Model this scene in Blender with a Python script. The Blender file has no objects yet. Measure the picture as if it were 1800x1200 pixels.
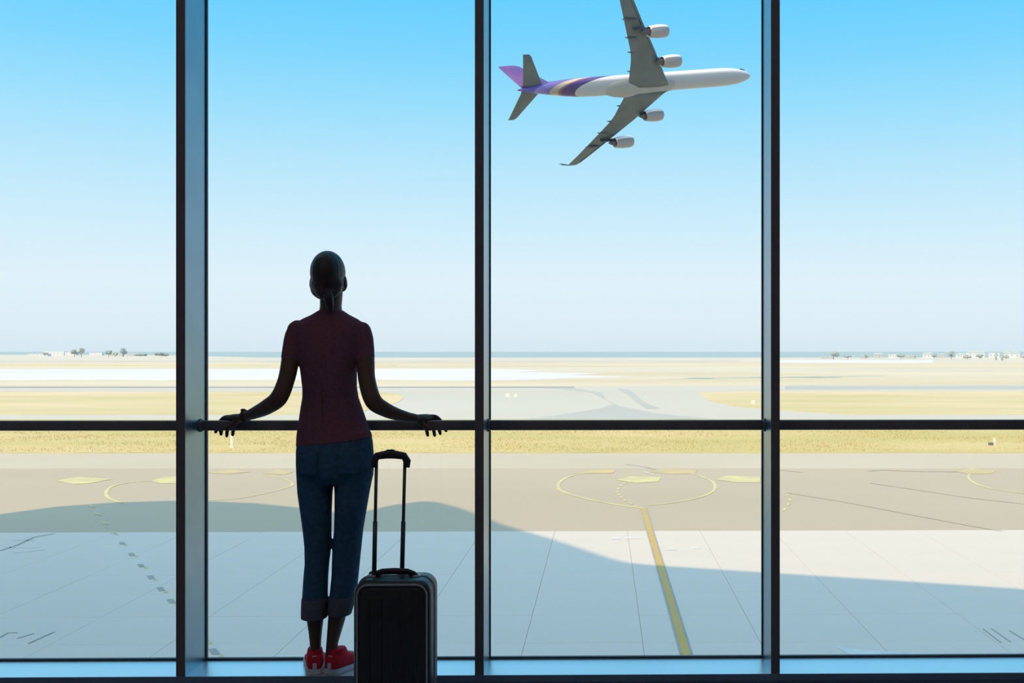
import bpy, bmesh, math, random
from mathutils import Vector, Matrix, noise
random.seed(7)
R = math.radians
sc = bpy.context.scene
col = sc.collection

# ------------------------------------------------------------------ camera
F = 2000.0            # focal length in pixels of the 1800 px wide frame
PX, PY = 1093.0, 618.0
TH = R(0.95)
EYE = 1.276
G = EYE - 9.0         # level of the airfield outside
cam = bpy.data.cameras.new('camera')
cam.sensor_width = 36.0
cam.sensor_fit = 'HORIZONTAL'
cam.lens = F / 1800 * 36
cam.shift_x = (900 - PX) / 1800
cam.shift_y = (PY - 600) / 1800
cam.clip_start = 0.05
cam.clip_end = 200000
camo = bpy.data.objects.new('camera', cam)
camo.location = (0, 0, EYE)
camo.rotation_euler = (R(90), 0, -TH)
col.objects.link(camo)
sc.camera = camo

def lin(*c):
    o = []
    for v in c:
        v /= 255.0
        o.append(v / 12.92 if v <= 0.04045 else ((v + 0.055) / 1.055) ** 2.4)
    return tuple(o) + (1.0,)

# ------------------------------------------------------------------ sky: clear gradient by elevation
w = bpy.data.worlds.new('clear_sky')
sc.world = w
w.use_nodes = True
nt = w.node_tree
nt.nodes.clear()
out = nt.nodes.new('ShaderNodeOutputWorld')
bg = nt.nodes.new('ShaderNodeBackground')
tc = nt.nodes.new('ShaderNodeTexCoord')
sep = nt.nodes.new('ShaderNodeSeparateXYZ')
rmp = nt.nodes.new('ShaderNodeValToRGB')
nt.links.new(tc.outputs['Generated'], sep.inputs[0])
nt.links.new(sep.outputs[2], rmp.inputs[0])
nt.links.new(rmp.outputs[0], bg.inputs[0])
nt.links.new(bg.outputs[0], out.inputs[0])
bg.inputs[1].default_value = 1.05
stops = [(0.0, (215, 233, 243)), (0.02, (221, 238, 246)), (0.06, (224, 242, 251)), (0.10, (210, 239, 252)),
         (0.155, (186, 232, 253)), (0.205, (156, 224, 254)), (0.25, (127, 215, 255)), (0.295, (104, 208, 255)),
         (0.45, (110, 199, 248)), (1.0, (112, 192, 240))]
cr = rmp.color_ramp
while len(cr.elements) > 1:
    cr.elements.remove(cr.elements[-1])
cr.elements[0].position = 0
cr.elements[0].color = lin(*stops[0][1])
for p, c in stops[1:]:
    e = cr.elements.new(p)
    e.color = lin(*c)

# the air around the sun is whiter and brighter (a broad smooth aureole, all of it behind the camera)
def sky_aureole(sdir, strength):
    vm = nt.nodes.new('ShaderNodeVectorMath'); vm.operation = 'DOT_PRODUCT'
    vm.inputs[1].default_value = sdir
    nt.links.new(tc.outputs['Generated'], vm.inputs[0])
    mxn = nt.nodes.new('ShaderNodeMath'); mxn.operation = 'MAXIMUM'; mxn.inputs[1].default_value = 0.0
    nt.links.new(vm.outputs['Value'], mxn.inputs[0])
    pw = nt.nodes.new('ShaderNodeMath'); pw.operation = 'POWER'; pw.inputs[1].default_value = 2.0
    nt.links.new(mxn.outputs[0], pw.inputs[0])
    ad = nt.nodes.new('ShaderNodeMix'); ad.data_type = 'RGBA'; ad.blend_type = 'ADD'; ad.clamp_result = False
    nt.links.new(pw.outputs[0], ad.inputs[0])
    nt.links.new(rmp.outputs[0], ad.inputs[6])
    ad.inputs[7].default_value = (strength, strength * 0.85, strength * 0.6, 1)
    nt.links.new(ad.outputs[2], bg.inputs[0])

# ------------------------------------------------------------------ sun: high, behind the terminal and to the left
SUN_EL = R(48)
hx, hy = -0.70, -0.714
S = Vector((hx * math.cos(SUN_EL), hy * math.cos(SUN_EL), math.sin(SUN_EL)))    # towards the sun
sky_aureole(S, 1.1)
sun = bpy.data.lights.new('sun', 'SUN')
sun.energy = 3.05
sun.color = (1.0, 0.68, 0.34)
sun.angle = R(0.53)
suno = bpy.data.objects.new('sun', sun)
suno.rotation_euler = S.to_track_quat('Z', 'Y').to_euler()
suno.location = (0, -20, 60)
col.objects.link(suno)

sc.view_settings.view_transform = 'Standard'
sc.view_settings.look = 'None'
sc.view_settings.exposure = 0.0
sc.view_settings.gamma = 1.0
sc.view_settings.use_curve_mapping = False

# ------------------------------------------------------------------ helpers
fwd = Vector((math.sin(TH), math.cos(TH), 0))
rgt = Vector((math.cos(TH), -math.sin(TH), 0))
def ray(px, py):
    return fwd + rgt * ((px - PX) / F) + Vector((0, 0, (PY - py) / F))
def at(px, py, Y):                 # the point at depth Y that is seen at a pixel
    d = ray(px, py)
    return Vector((0, 0, EYE)) + d * (Y / d.y)
def gp(px, py, dz=0.0):            # the point of the airfield seen at a pixel
    d = ray(px, py)
    t = 9.0 / -d.z
    p = Vector((0, 0, EYE)) + d * t
    p.z = G + dz
    return p
def gx(px, Y):                     # world x at ground distance Y under a pixel column
    d = ray(px, 700)
    return d.x * Y / d.y
def gy(py):
    return gp(1060, py).y

def mat(name, c, rough=0.6, metal=0.0, c2=None, scale=5.0, stretch=(1, 1, 1), bump=0.0, detail=4.0, spec=0.5, lo=0.35, hi=0.65, coat=0.0):
    m = bpy.data.materials.new(name)
    m.use_nodes = True
    n = m.node_tree.nodes
    l = m.node_tree.links
    b = n['Principled BSDF']
    b.inputs['Roughness'].default_value = rough
    b.inputs['Metallic'].default_value = metal
    b.inputs['Specular IOR Level'].default_value = spec
    b.inputs['Coat Weight'].default_value = coat
    t = n.new('ShaderNodeTexCoord')
    mp = n.new('ShaderNodeMapping')
    mp.inputs['Scale'].default_value = stretch
    no = n.new('ShaderNodeTexNoise')
    no.inputs['Scale'].default_value = scale
    no.inputs['Detail'].default_value = detail
    l.new(t.outputs['Object'], mp.inputs[0])
    l.new(mp.outputs[0], no.inputs['Vector'])
    r = n.new('ShaderNodeValToRGB')
    c = tuple(c) + (1.0,) if len(c) == 3 else c
    if c2 is None:
        c2 = tuple(v * 0.9 for v in c[:3])
    c2 = tuple(c2) + (1.0,) if len(c2) == 3 else c2
    r.color_ramp.elements[0].position = lo
    r.color_ramp.elements[1].position = hi
    r.color_ramp.elements[0].color = c
    r.color_ramp.elements[1].color = c2
    l.new(no.outputs[0], r.inputs[0])
    l.new(r.outputs[0], b.inputs['Base Color'])
    if bump:
        bp = n.new('ShaderNodeBump')
        bp.inputs['Strength'].default_value = bump
        bp.inputs['Distance'].default_value = 0.01
        l.new(no.outputs[0], bp.inputs['Height'])
        l.new(bp.outputs[0], b.inputs['Normal'])
    return m

def mesh_obj(name, verts, faces, m, parent=None, smooth=False, data_name=None):
    me = bpy.data.meshes.new(data_name or name)
    me.from_pydata([tuple(v) for v in verts], [], faces)
    me.validate()
    bm = bmesh.new()
    bm.from_mesh(me)
    bmesh.ops.recalc_face_normals(bm, faces=bm.faces)
    bm.to_mesh(me)
    bm.free()
    if smooth:
        for p in me.polygons:
            p.use_smooth = True
    o = bpy.data.objects.new(name, me)
    if m:
        me.materials.append(m)
    col.objects.link(o)
    if parent:
        o.parent = parent
        o.matrix_parent_inverse = parent_world(parent).inverted()
    return o
def parent_world(p):
    m = p.matrix_basis.copy()
    if p.parent:
        m = parent_world(p.parent) @ p.matrix_parent_inverse @ m
    return m
def empty(name, loc):
    o = bpy.data.objects.new(name, None)
    o.location = loc
    o.empty_display_size = 0.1
    col.objects.link(o)
    return o
def tag(o, label=None, cat=None, group=None, kind=None):
    if label: o['label'] = label
    if cat: o['category'] = cat
    if group: o['group'] = group
    if kind: o['kind'] = kind
    return o

class MB:                          # collects shapes of ONE mesh
    def __init__(s):
        s.v = []; s.f = []
    def add(s, vs, fs):
        k = len(s.v)
        s.v += [Vector(v) for v in vs]
        s.f += [tuple(i + k for i in f) for f in fs]
        return s
    def box(s, x0, x1, y0, y1, z0, z1):
        return s.add([(x0, y0, z0), (x1, y0, z0), (x1, y1, z0), (x0, y1, z0), (x0, y0, z1), (x1, y0, z1), (x1, y1, z1), (x0, y1, z1)],
                     [(0, 3, 2, 1), (4, 5, 6, 7), (0, 1, 5, 4), (1, 2, 6, 5), (2, 3, 7, 6), (3, 0, 4, 7)])
    def loft(s, rings):            # rings of equal length, capped at both ends
        n = len(rings[0])
        vs = [p for r in rings for p in r]
        fs = []
        for i in range(len(rings) - 1):
            for j in range(n):
                a = i * n + j; b = i * n + (j + 1) % n
                fs.append((a, b, b + n, a + n))
        fs.append(tuple(range(n - 1, -1, -1)))
        fs.append(tuple((len(rings) - 1) * n + j for j in range(n)))
        return s.add(vs, fs)
    def tube(s, pts, rad, n=12, flat=1.0, up=None, close=False):
        pts = [Vector(p) for p in pts]
        if not isinstance(rad, (list, tuple)):
            rad = [rad] * len(pts)
        rings = []
        u = Vector(up) if up else None
        N = len(pts)
        for i, p in enumerate(pts):
            if close:
                t = pts[(i + 1) % N] - pts[i - 1]
            else:
                t = (pts[min(i + 1, N - 1)] - pts[max(i - 1, 0)])
            t.normalize()
            if u is None:
                u = t.orthogonal()
            a = (u - t * u.dot(t)).normalized()
            b = t.cross(a)
            if not up:
                u = a
            rings.append([p + (a * math.cos(2 * math.pi * k / n) + b * math.sin(2 * math.pi * k / n) * flat) * rad[i] for k in range(n)])
        if close:
            vs = [q for r in rings for q in r]
            fs = []
            for i in range(N):
                for j in range(n):
                    i2 = (i + 1) % N
                    fs.append((i * n + j, i * n + (j + 1) % n, i2 * n + (j + 1) % n, i2 * n + j))
            return s.add(vs, fs)
        return s.loft(rings)
    def ell(s, c, rx, ry, rz, n=16, m=10, rot=None):
        c = Vector(c)
        rings = []
        for i in range(1, m):
            ph = math.pi * i / m
            rings.append([Vector((rx * math.sin(ph) * math.cos(2 * math.pi * k / n), ry * math.sin(ph) * math.sin(2 * math.pi * k / n), -rz * math.cos(ph))) for k in range(n)])
        vs = [Vector((0, 0, -rz))] + [p for r in rings for p in r] + [Vector((0, 0, rz))]
        fs = []
        for k in range(n):
            fs.append((0, 1 + (k + 1) % n, 1 + k))
        for i in range(m - 2):
            for k in range(n):
                a = 1 + i * n + k; b = 1 + i * n + (k + 1) % n
                fs.append((a, b, b + n, a + n))
        e = len(vs) - 1
        for k in range(n):
            fs.append((e, e - n + k, e - n + (k + 1) % n))
        if rot:
            vs = [rot @ v for v in vs]
        return s.add([c + v for v in vs], fs)
    def build(s, name, m, parent=None, smooth=False):
        return mesh_obj(name, s.v, s.f, m, parent, smooth)

def bevel(o, width, seg=3, ang=40):
    bm = bmesh.new()
    bm.from_mesh(o.data)
    ed = [e for e in bm.edges if len(e.link_faces) == 2 and e.calc_face_angle(0) > R(ang)]
    bmesh.ops.bevel(bm, geom=ed, offset=width, segments=seg, profile=0.5, affect='EDGES')
    for f in bm.faces:
        f.smooth = True
    bm.to_mesh(o.data)
    bm.free()
    return o

def fuse(mb, name, m, parent, voxel=0.005, smooth_it=3, fac=0.5):
    """union of closed shapes as one continuous skin"""
    me = bpy.data.meshes.new(name)
    me.from_pydata([tuple(v) for v in mb.v], [], mb.f)
    bm = bmesh.new(); bm.from_mesh(me)
    bmesh.ops.recalc_face_normals(bm, faces=bm.faces)
    bm.to_mesh(me); bm.free()
    t = bpy.data.objects.new('tmp', me)
    col.objects.link(t)
    r = t.modifiers.new('r', 'REMESH')
    r.mode = 'VOXEL'; r.voxel_size = voxel
    if smooth_it:
        q = t.modifiers.new('s', 'SMOOTH')
        q.iterations = smooth_it; q.factor = fac
    dg = bpy.context.evaluated_depsgraph_get()
    new = bpy.data.meshes.new_from_object(t.evaluated_get(dg))
    bpy.data.objects.remove(t)
    new.name = name
    new.materials.clear()
    new.materials.append(m)
    for p in new.polygons:
        p.use_smooth = True
    o = bpy.data.objects.new(name, new)
    col.objects.link(o)
    if parent:
        o.parent = parent
        o.matrix_parent_inverse = parent_world(parent).inverted()
    return o

# ------------------------------------------------------------------ materials
M = {}
M['floor'] = mat('hall_floor_stone', (0.34, 0.35, 0.37), 0.4, c2=(0.30, 0.31, 0.33), scale=8)
M['room'] = mat('hall_wall_paint', (0.62, 0.56, 0.56), 0.8, scale=3)
M['ceiling'] = mat('hall_ceiling_paint', (0.62, 0.60, 0.60), 0.9, scale=3)
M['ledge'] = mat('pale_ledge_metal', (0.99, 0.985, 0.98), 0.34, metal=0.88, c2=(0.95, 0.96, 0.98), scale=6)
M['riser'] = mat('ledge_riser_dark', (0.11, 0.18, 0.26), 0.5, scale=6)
M['mullion'] = mat('mullion_side_metal', (0.16, 0.28, 0.37), 0.30, metal=0.9, scale=6)
M['mullion_front'] = mat('mullion_front_dark', (0.11, 0.095, 0.105), 0.5, scale=6)
M['gasket'] = mat('window_gasket_dark', (0.03, 0.055, 0.075), 0.45, scale=6)
M['rail'] = mat('handrail_dark_paint', (0.13, 0.12, 0.125), 0.45, scale=9)
M['facade'] = mat('terminal_facade_white', (0.80, 0.80, 0.80), 0.7, scale=0.6)
M['concrete'] = mat('apron_concrete', (0.72, 0.665, 0.61), 0.9, c2=(0.77, 0.71, 0.66), scale=0.16, detail=7, lo=0.3, hi=0.7, spec=0.1)
M['joint'] = mat('slab_joint_filler', (0.62, 0.555, 0.49), 0.9, scale=2, spec=0.1)
M['asphalt'] = mat('taxiway_asphalt', (0.53, 0.46, 0.36), 0.9, c2=(0.56, 0.49, 0.385), scale=0.05, stretch=(0.5, 1.6, 1), detail=7, lo=0.3, hi=0.7, spec=0.1)
M['shoulder'] = mat('asphalt_shoulder_pale', (0.60, 0.53, 0.42), 0.9, c2=(0.64, 0.57, 0.46), scale=0.06, detail=7, lo=0.3, hi=0.7, spec=0.1)
M['grass'] = mat('dry_grass_ground', (0.70, 0.56, 0.29), 0.95, c2=(0.58, 0.50, 0.22), scale=0.09, stretch=(0.45, 1, 1), detail=9, lo=0.36, hi=0.66, spec=0.05)
M['grass2'] = mat('pale_dry_grass_ground', (0.76, 0.62, 0.42), 0.95, c2=(0.62, 0.54, 0.30), scale=0.05, stretch=(0.5, 1, 1), detail=9, lo=0.36, hi=0.66, spec=0.05)
M['sand'] = mat('far_sand_ground', (0.64, 0.59, 0.52), 0.95, c2=(0.72, 0.66, 0.56), scale=0.012, stretch=(0.4, 1, 1), detail=8, lo=0.36, hi=0.66, spec=0.05)  # distance haze is mixed into the pale colours of the far ground
M['sandy'] = mat('far_yellow_sand', (0.66, 0.57, 0.42), 0.95, c2=(0.74, 0.66, 0.52), scale=0.012, stretch=(0.4, 1, 1), detail=8, lo=0.36, hi=0.66, spec=0.05)
M['salt'] = mat('white_gravel_flat', (0.76, 0.74, 0.82), 0.95, c2=(0.70, 0.68, 0.68), scale=0.02, stretch=(0.3, 1, 1), detail=6, lo=0.4, hi=0.75, spec=0.05)
M['palepave'] = mat('far_pale_pavement', (0.64, 0.61, 0.56), 0.9, c2=(0.60, 0.57, 0.50), scale=0.01, stretch=(0.4, 1.5, 1), detail=6, spec=0.05)
M['greypave'] = mat('far_grey_pavement', (0.53, 0.53, 0.50), 0.9, c2=(0.50, 0.50, 0.48), scale=0.02, detail=5, spec=0.05)
M['darkpave'] = mat('far_road_dark', (0.40, 0.40, 0.42), 0.9, scale=0.05, spec=0.05)
M['yellow'] = mat('yellow_marking_paint', (0.66, 0.46, 0.15), 0.8, c2=(0.60, 0.44, 0.20), scale=1.2, detail=8, spec=0.1)
M['yellowpale'] = mat('worn_yellow_paint', (0.74, 0.68, 0.36), 0.8, c2=(0.60, 0.55, 0.36), scale=0.8, detail=9, spec=0.1)
M['orange'] = mat('worn_orange_paint', (0.70, 0.56, 0.28), 0.8, c2=(0.56, 0.48, 0.34), scale=0.6, detail=9, spec=0.1)
M['edge'] = mat('marking_dark_border', (0.44, 0.45, 0.42), 0.85, scale=2, spec=0.1)
M['scrub'] = mat('tyre_rubber_mark', (0.38, 0.36, 0.31), 0.85, c2=(0.46, 0.42, 0.34), scale=0.4, detail=8, spec=0.1)
M['whitemark'] = mat('worn_white_paint_and_light', (0.80, 0.82, 0.82), 0.8, c2=(0.66, 0.68, 0.70), scale=2, detail=8, spec=0.1)
M['sea'] = mat('sea_water', (0.36, 0.47, 0.50), 0.7, c2=(0.42, 0.50, 0.52), scale=0.002, stretch=(0.2, 1, 1), spec=0.2)
M['blade'] = mat('dry_grass_blades', (0.72, 0.58, 0.32), 0.95, c2=(0.64, 0.55, 0.28), scale=0.15, spec=0.05)
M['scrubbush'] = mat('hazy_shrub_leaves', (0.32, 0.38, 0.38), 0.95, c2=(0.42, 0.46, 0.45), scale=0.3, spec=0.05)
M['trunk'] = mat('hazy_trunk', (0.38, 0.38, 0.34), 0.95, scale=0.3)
M['housewall'] = mat('hazy_white_wall', (0.74, 0.76, 0.80), 0.9, scale=0.2, spec=0.05)
M['housewall2'] = mat('hazy_cream_wall', (0.56, 0.60, 0.60), 0.9, scale=0.2, spec=0.05)
M['houseroof'] = mat('hazy_roof_grey', (0.50, 0.56, 0.58), 0.9, scale=0.2, spec=0.05)
M['housewin'] = mat('hazy_window_dark', (0.34, 0.42, 0.44), 0.6, scale=0.2)
M['post'] = mat('marker_post_white', (0.85, 0.83, 0.72), 0.7, scale=3)
M['postdark'] = mat('marker_dark_grey', (0.20, 0.19, 0.2), 0.7, scale=3)

lm = mat('fill_diffuser', (0.8, 0.8, 0.8), 0.6, scale=3)
lb = lm.node_tree.nodes['Principled BSDF']
lb.inputs['Emission Color'].default_value = (1.0, 0.80, 0.82, 1)
lb.inputs['Emission Strength'].default_value = 7.0
M['fillglow'] = lm
# ---- glass: clear sheet with a faint surface reflection
gm = bpy.data.materials.new('clear_glass')
gm.use_nodes = True
n = gm.node_tree.nodes; l = gm.node_tree.links
n.clear()
o_ = n.new('ShaderNodeOutputMaterial'); mx = n.new('ShaderNodeMixShader')
tr = n.new('ShaderNodeBsdfTransparent'); gl = n.new('ShaderNodeBsdfGlossy')
no = n.new('ShaderNodeTexNoise'); no.inputs['Scale'].default_value = 3
mr = n.new('ShaderNodeMapRange'); mr.inputs[3].default_value = 0.0; mr.inputs[4].default_value = 0.02
tr.inputs[0].default_value = (0.995, 0.995, 0.995, 1)
l.new(no.outputs[0], mr.inputs[0]); l.new(mr.outputs[0], gl.inputs['Roughness'])
mx.inputs[0].default_value = 0.025
l.new(tr.outputs[0], mx.inputs[1]); l.new(gl.outputs[0], mx.inputs[2]); l.new(mx.outputs[0], o_.inputs[0])
M['glass'] = gm

# ------------------------------------------------------------------ the hall: ledge, floor, walls, ceiling
YF, YB = 4.50, 4.75          # front and back of the ledge and mullions
FZ = -0.08                   # floor a small step below the ledge
x317 = at(317.5, 618, YF).x
PITCH = (at(1363, 618, YF).x - x317) / 2
MX = [x317 + PITCH * k for k in range(-2, 5)]      # mullion centres
XL, XR = MX[0], MX[-1]
ZC = 4.2                     # ceiling
MW = 0.0168
def struct(o):
    o['kind'] = 'structure'
    return o
struct(MB().box(XL - 0.02, XR + 0.02, -5.0, YF, FZ - 0.2, FZ).build('floor', M['floor']))
struct(MB().box(XL - 0.2, XR + 0.2, -5.2, YB + 0.02, ZC, ZC + 0.25).build('ceiling', M['ceiling']))
struct(MB().box(XL - 0.22, XL - 0.02, -5.0, YB + 0.02, FZ - 0.2, ZC).build('wall_left', M['room']))
struct(MB().box(XR + 0.02, XR + 0.22, -5.0, YB + 0.02, FZ - 0.2, ZC).build('wall_right', M['room']))
struct(MB().box(XL - 0.22, XR + 0.22, -5.2, -5.0, FZ - 0.2, ZC).build('wall_back', M['room']))
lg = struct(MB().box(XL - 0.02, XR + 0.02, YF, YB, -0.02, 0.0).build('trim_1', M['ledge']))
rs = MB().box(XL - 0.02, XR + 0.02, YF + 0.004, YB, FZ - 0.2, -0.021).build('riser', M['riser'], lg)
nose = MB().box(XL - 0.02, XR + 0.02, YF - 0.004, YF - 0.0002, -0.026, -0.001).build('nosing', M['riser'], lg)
# unseen fill panels added under the ceiling to lift the dark hall
for lx, ly, ll in ((-2.4, 1.7, 'left'), (-0.7, 1.7, 'middle'), (1.0, 1.7, 'right')):
    L_ = empty('hall_fill_light', (lx, ly, ZC))
    tag(L_, 'unseen square fill light added under the hall ceiling, the %s one of three' % ll, 'light', 'added hall fill lights')
    MB().box(lx - .32, lx + .32, ly - .32, ly + .32, ZC - .05, ZC - .002).build('fill_light_housing', M['riser'], L_)
    MB().box(lx - .28, lx + .28, ly - .28, ly + .28, ZC - .058, ZC - .0505).build('fill_light_diffuser', M['fillglow'], L_)
# outside of the terminal under and beside the glazing
struct(MB().box(XL - 30, XR + 30, YB - 0.2, YB, G - 0.2, FZ - 0.21).build('wall_front', M['facade']))
# mullions
for k, mx_ in enumerate(MX[1:-1]):
    t = struct(MB().box(mx_ - MW, mx_ + MW, YF + 0.006, YB, 0.0, ZC).build('trim_%d' % (k + 2), M['mullion']))
    c = MB().box(mx_ - MW - 0.0005, mx_ + MW + 0.0005, YF - 0.002, YF + 0.0055, -0.002 + 0.003, ZC).build('front_cap', M['mullion_front'], t)
# windows: one tall sheet of glass per bay in a thin dark frame
for k in range(6):
    x0 = MX[k] + (MW if k else -0.02); x1 = MX[k + 1] - (MW if k < 5 else -0.02)
    f = MB()
    fw = 0.005
    f.box(x0, x0 + fw, YB - 0.018, YB, 0.0, ZC)
    f.box(x1 - fw, x1, YB - 0.018, YB, 0.0, ZC)
    f.box(x0 + fw, x1 - fw, YB - 0.018, YB, 0.0, 0.009)
    f.box(x0 + fw, x1 - fw, YB - 0.018, YB, ZC - 0.009, ZC)
    fr = struct(f.build('window_%d' % (k + 1), M['gasket']))
    MB().box(x0 + fw, x1 - fw, YB - 0.016, YB - 0.010, 0.009, ZC - 0.009).build('pane', M['glass'], fr)
# roof of the terminal: a wide wavy canopy whose edge throws the shade on the apron
HR = 40.0
edge_px = [(-420, 935), (-200, 921), (0, 903), (90, 891), (180, 884.5), (280, 881.5), (360, 883), (430, 886), (500, 893), (560, 901), (610, 905), (650, 896), (690, 887),
           (725, 882.5), (750, 883.5), (790, 894), (830, 909), (865, 924), (910, 938), (960, 953), (1010, 970), (1050, 984), (1085, 993), (1140, 998),
           (1340, 1011), (1560, 1025), (1800, 1041), (2300, 1078)]
sh = Vector((S.x, S.y, 0)) / S.z * HR
eave = [gp(x, y) + sh for x, y in edge_px]
eave = [Vector((p.x, p.y, G + HR)) for p in eave]
ring = [Vector((-120, eave[0].y, G + HR))] + eave + [Vector((120, eave[-1].y - 4, G + HR)), Vector((120, -60, G + HR)), Vector((-120, -60, G + HR))]
nn = len(ring)
vs = ring + [p + Vector((0, 0, 0.8)) for p in ring]
fs = [tuple(range(nn)), tuple(range(2 * nn - 1, nn - 1, -1))] + [(i, (i + 1) % nn, (i + 1) % nn + nn, i + nn) for i in range(nn)]
struct(mesh_obj('terminal_roof', vs, fs, M['facade']))
struct(MB().box(XL - 30, XR + 30, -8.0, YB - 0.2, ZC + 0.26, G + HR - 0.01).build('upper_storey', M['facade']))
struct(MB().box(XL - 30, XR + 30, -30.0, -5.6, G - 0.2, ZC + 0.2).build('rear_wing', M['facade']))
struct(MB().box(XL - 30, XL - 0.25, -5.5, YB, FZ - 0.2, ZC + 0.25).build('side_wing', M['facade']))
struct(MB().box(XR + 0.25, XR + 30, -5.5, YB, FZ - 0.2, ZC + 0.25).build('side_wing', M['facade']))

# ------------------------------------------------------------------ handrails, one per bay
RY = 4.67
rz0, rz1 = at(600, 756, RY).z, at(600, 738.5, RY).z
rzc = (rz0 + rz1) / 2
rail_lab = {0: ('dark handrail in the bay beyond the left edge of the view', 0),
            1: ('dark handrail crossing the leftmost window bay, left of the wide mullion', 0),
            2: ('dark handrail in the window bay where the woman rests both hands', 0),
            3: ('dark handrail in the window bay below the flying airplane', 0),
            4: ('dark handrail crossing the rightmost window bay, by the far town', 0),
            5: ('dark handrail in the bay beyond the right edge of the view', 0)}
for k in range(6):
    x0 = MX[k] + (MW if k else -0.02); x1 = MX[k + 1] - (MW if k < 5 else -0.02)
    r_ = empty('handrail', ((x0 + x1) / 2, RY, rzc))
    tag(r_, rail_lab[k][0], 'handrail', 'handrails between the mullions')
    b = MB().box(x0 + 0.010, x1 - 0.010, RY - 0.019, RY + 0.019, rz0, rz1).build('bar', M['rail'], r_)
    bevel(b, 0.007, 3)
    for xx, dx in ((x0 + 0.0003, 1), (x1 - 0.0003, -1)):
        q = MB().tube([(xx, RY, rzc), (xx + dx * 0.004, RY, rzc), (xx + dx * 0.011, RY, rzc)], [0.027, 0.027, 0.022], 20).build('end_bracket', M['rail'], r_, smooth=False)

# ------------------------------------------------------------------ airfield ground
base = struct(MB().box(-4000, 4000, -60, 1790, G - 3, G - 0.12).build('far_ground', M['sand']))
sea = struct(MB().box(-60000, 60000, 1700, 90000, G - 6, G - 1.0).build('sea', M['sea']))
# apron of concrete slabs
YA0, YA1 = 8.0, gy(933)
ap = struct(MB().box(-45, 45, YB + 0.02, YA1 - 0.01, G - 0.3, G - 0.03).build('apron', M['joint']))
XJ = gp(1132, 1145).x
SW = 3.65
j = 0.007
slab_me = None
rows = int((YA1 - 27) / SW)
nslab = 0
for r_i in range(rows + 1):
    yy1 = YA1 - r_i * SW - 0.012
    yy0 = YA1 - (r_i + 1) * SW + 0.004
    for c_i in range(-9, 8):
        xx0 = XJ + c_i * SW
        if gx(-260, yy0) > xx0 + SW or gx(2060, yy0) < xx0:
            continue
        if slab_me is None:
            s_ = MB().box(j, SW - j, 0, yy1 - yy0, -0.2, 0).build('slab', M['concrete'], ap)
            bevel(s_, 0.004, 1)
            for p in s_.data.polygons: p.use_smooth = False
            slab_me = s_.data
            s_.location = (xx0, yy0, G + random.uniform(-0.002, 0.002))
        else:
            s_ = bpy.data.objects.new('slab', slab_me)
            col.objects.link(s_)
            s_.parent = ap
            s_.location = (xx0, yy0, G + random.uniform(-0.002, 0.002))
        nslab += 1
# taxiway
YG0 = gy(796)
tw = struct(MB().box(-160, 160, YA1, YG0, G - 0.3, G - 0.01).build('taxiway', M['asphalt']))

def patch(name, pts, m, dz, parent=None, thick=0.2):
    """a level area given by its outline, with its own thickness"""
    ps = [Vector((p.x, p.y, G + dz)) for p in pts]
    k = len(ps)
    vs = ps + [p - Vector((0, 0, thick)) for p in ps]
    fs = [tuple(range(k)), tuple(range(2 * k - 1, k - 1, -1))] + [(i, i + k, (i + 1) % k + k, (i + 1) % k) for i in range(k)]
    return mesh_obj(name, vs, fs, m, parent)
def jag(x0, x1, y, amp, n=40, seed=0.0):
    """a slightly irregular edge running across the field"""
    o = []
    for i in range(n + 1):
        x = x0 + (x1 - x0) * i / n
        o.append((x, y + amp * noise.noise(Vector((x * 0.013, seed, 0))) + amp * 0.6 * noise.noise(Vector((x * 0.05, seed + 5, 0)))))
    return o
def band(name, x0, x1, yt, yb, m, dz, amp=1.0, seed=0.0, parent=None):
    top = jag(x0, x1, yt, amp, seed=seed)
    bot = jag(x0, x1, yb, amp, seed=seed + 3.3)
    pts = [gp(x, y) for x, y in top] + [gp(x, y) for x, y in reversed(bot)]
    return patch(name, pts, m, dz, parent)

def spline(px, n=10):
    out = []
    P = [Vector((a, b, 0)) for a, b in px]
    P = [P[0]] + P + [P[-1]]
    for i in range(1, len(P) - 2):
        for k in range(n):
            t = k / n
            a, b, c, d = P[i - 1], P[i], P[i + 1], P[i + 2]
            q = 0.5 * ((2 * b) + (c - a) * t + (2 * a - 5 * b + 4 * c - d) * t * t + (3 * b - a - 3 * c + d) * t ** 3)
            out.append((q.x, q.y))
    out.append((P[-1].x, P[-1].y))
    return out
shp = patch('shoulder', [gp(-500, 796), gp(2300, 796)] + [gp(x, y) for x, y in reversed(jag(-500, 2300, 823, 1.0, seed=1))], M['shoulder'], 0.0, tw, 0.02)
# grass strip beside the taxiway and the grounds beyond
gr = struct(patch('grass_field', [gp(x, y) for x, y in jag(-600, 2400, 737, 0.4, 60, 7)] + [gp(x, y) for x, y in reversed(jag(-600, 2400, 796, 1.2, 120, 2))], M['grass'], 0.03))
pv = struct(patch('far_taxiway', [gp(-600, 681), gp(1040, 679), gp(2400, 675), gp(2400, 738), gp(-600, 738)], M['palepave'], 0.0))
band('dark_lane', -600, 1010, 679.4, 681.6, M['darkpave'], 0.03, 0.15, 4, pv)
patch('dark_lane', [gp(940, 681.5), gp(1010, 682), gp(1058, 690), gp(1065, 702), gp(1090, 714), gp(1150, 726), gp(1260, 737), gp(920, 737), gp(985, 729), gp(1055, 718), gp(1078, 710), gp(1060, 700), gp(1040, 690), gp(990, 684)], M['greypave'], 0.03, pv, 0.02)
patch('dark_lane', [gp(1085, 683), gp(1105, 684), gp(1118, 695), gp(1135, 708), gp(1160, 718), gp(1135, 718), gp(1118, 706), gp(1104, 694)], M['greypave'], 0.035, pv, 0.02)
band('pale_lane', 1380, 2400, 678, 684, M['greypave'], 0.03, 0.8, 9, pv)
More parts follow.
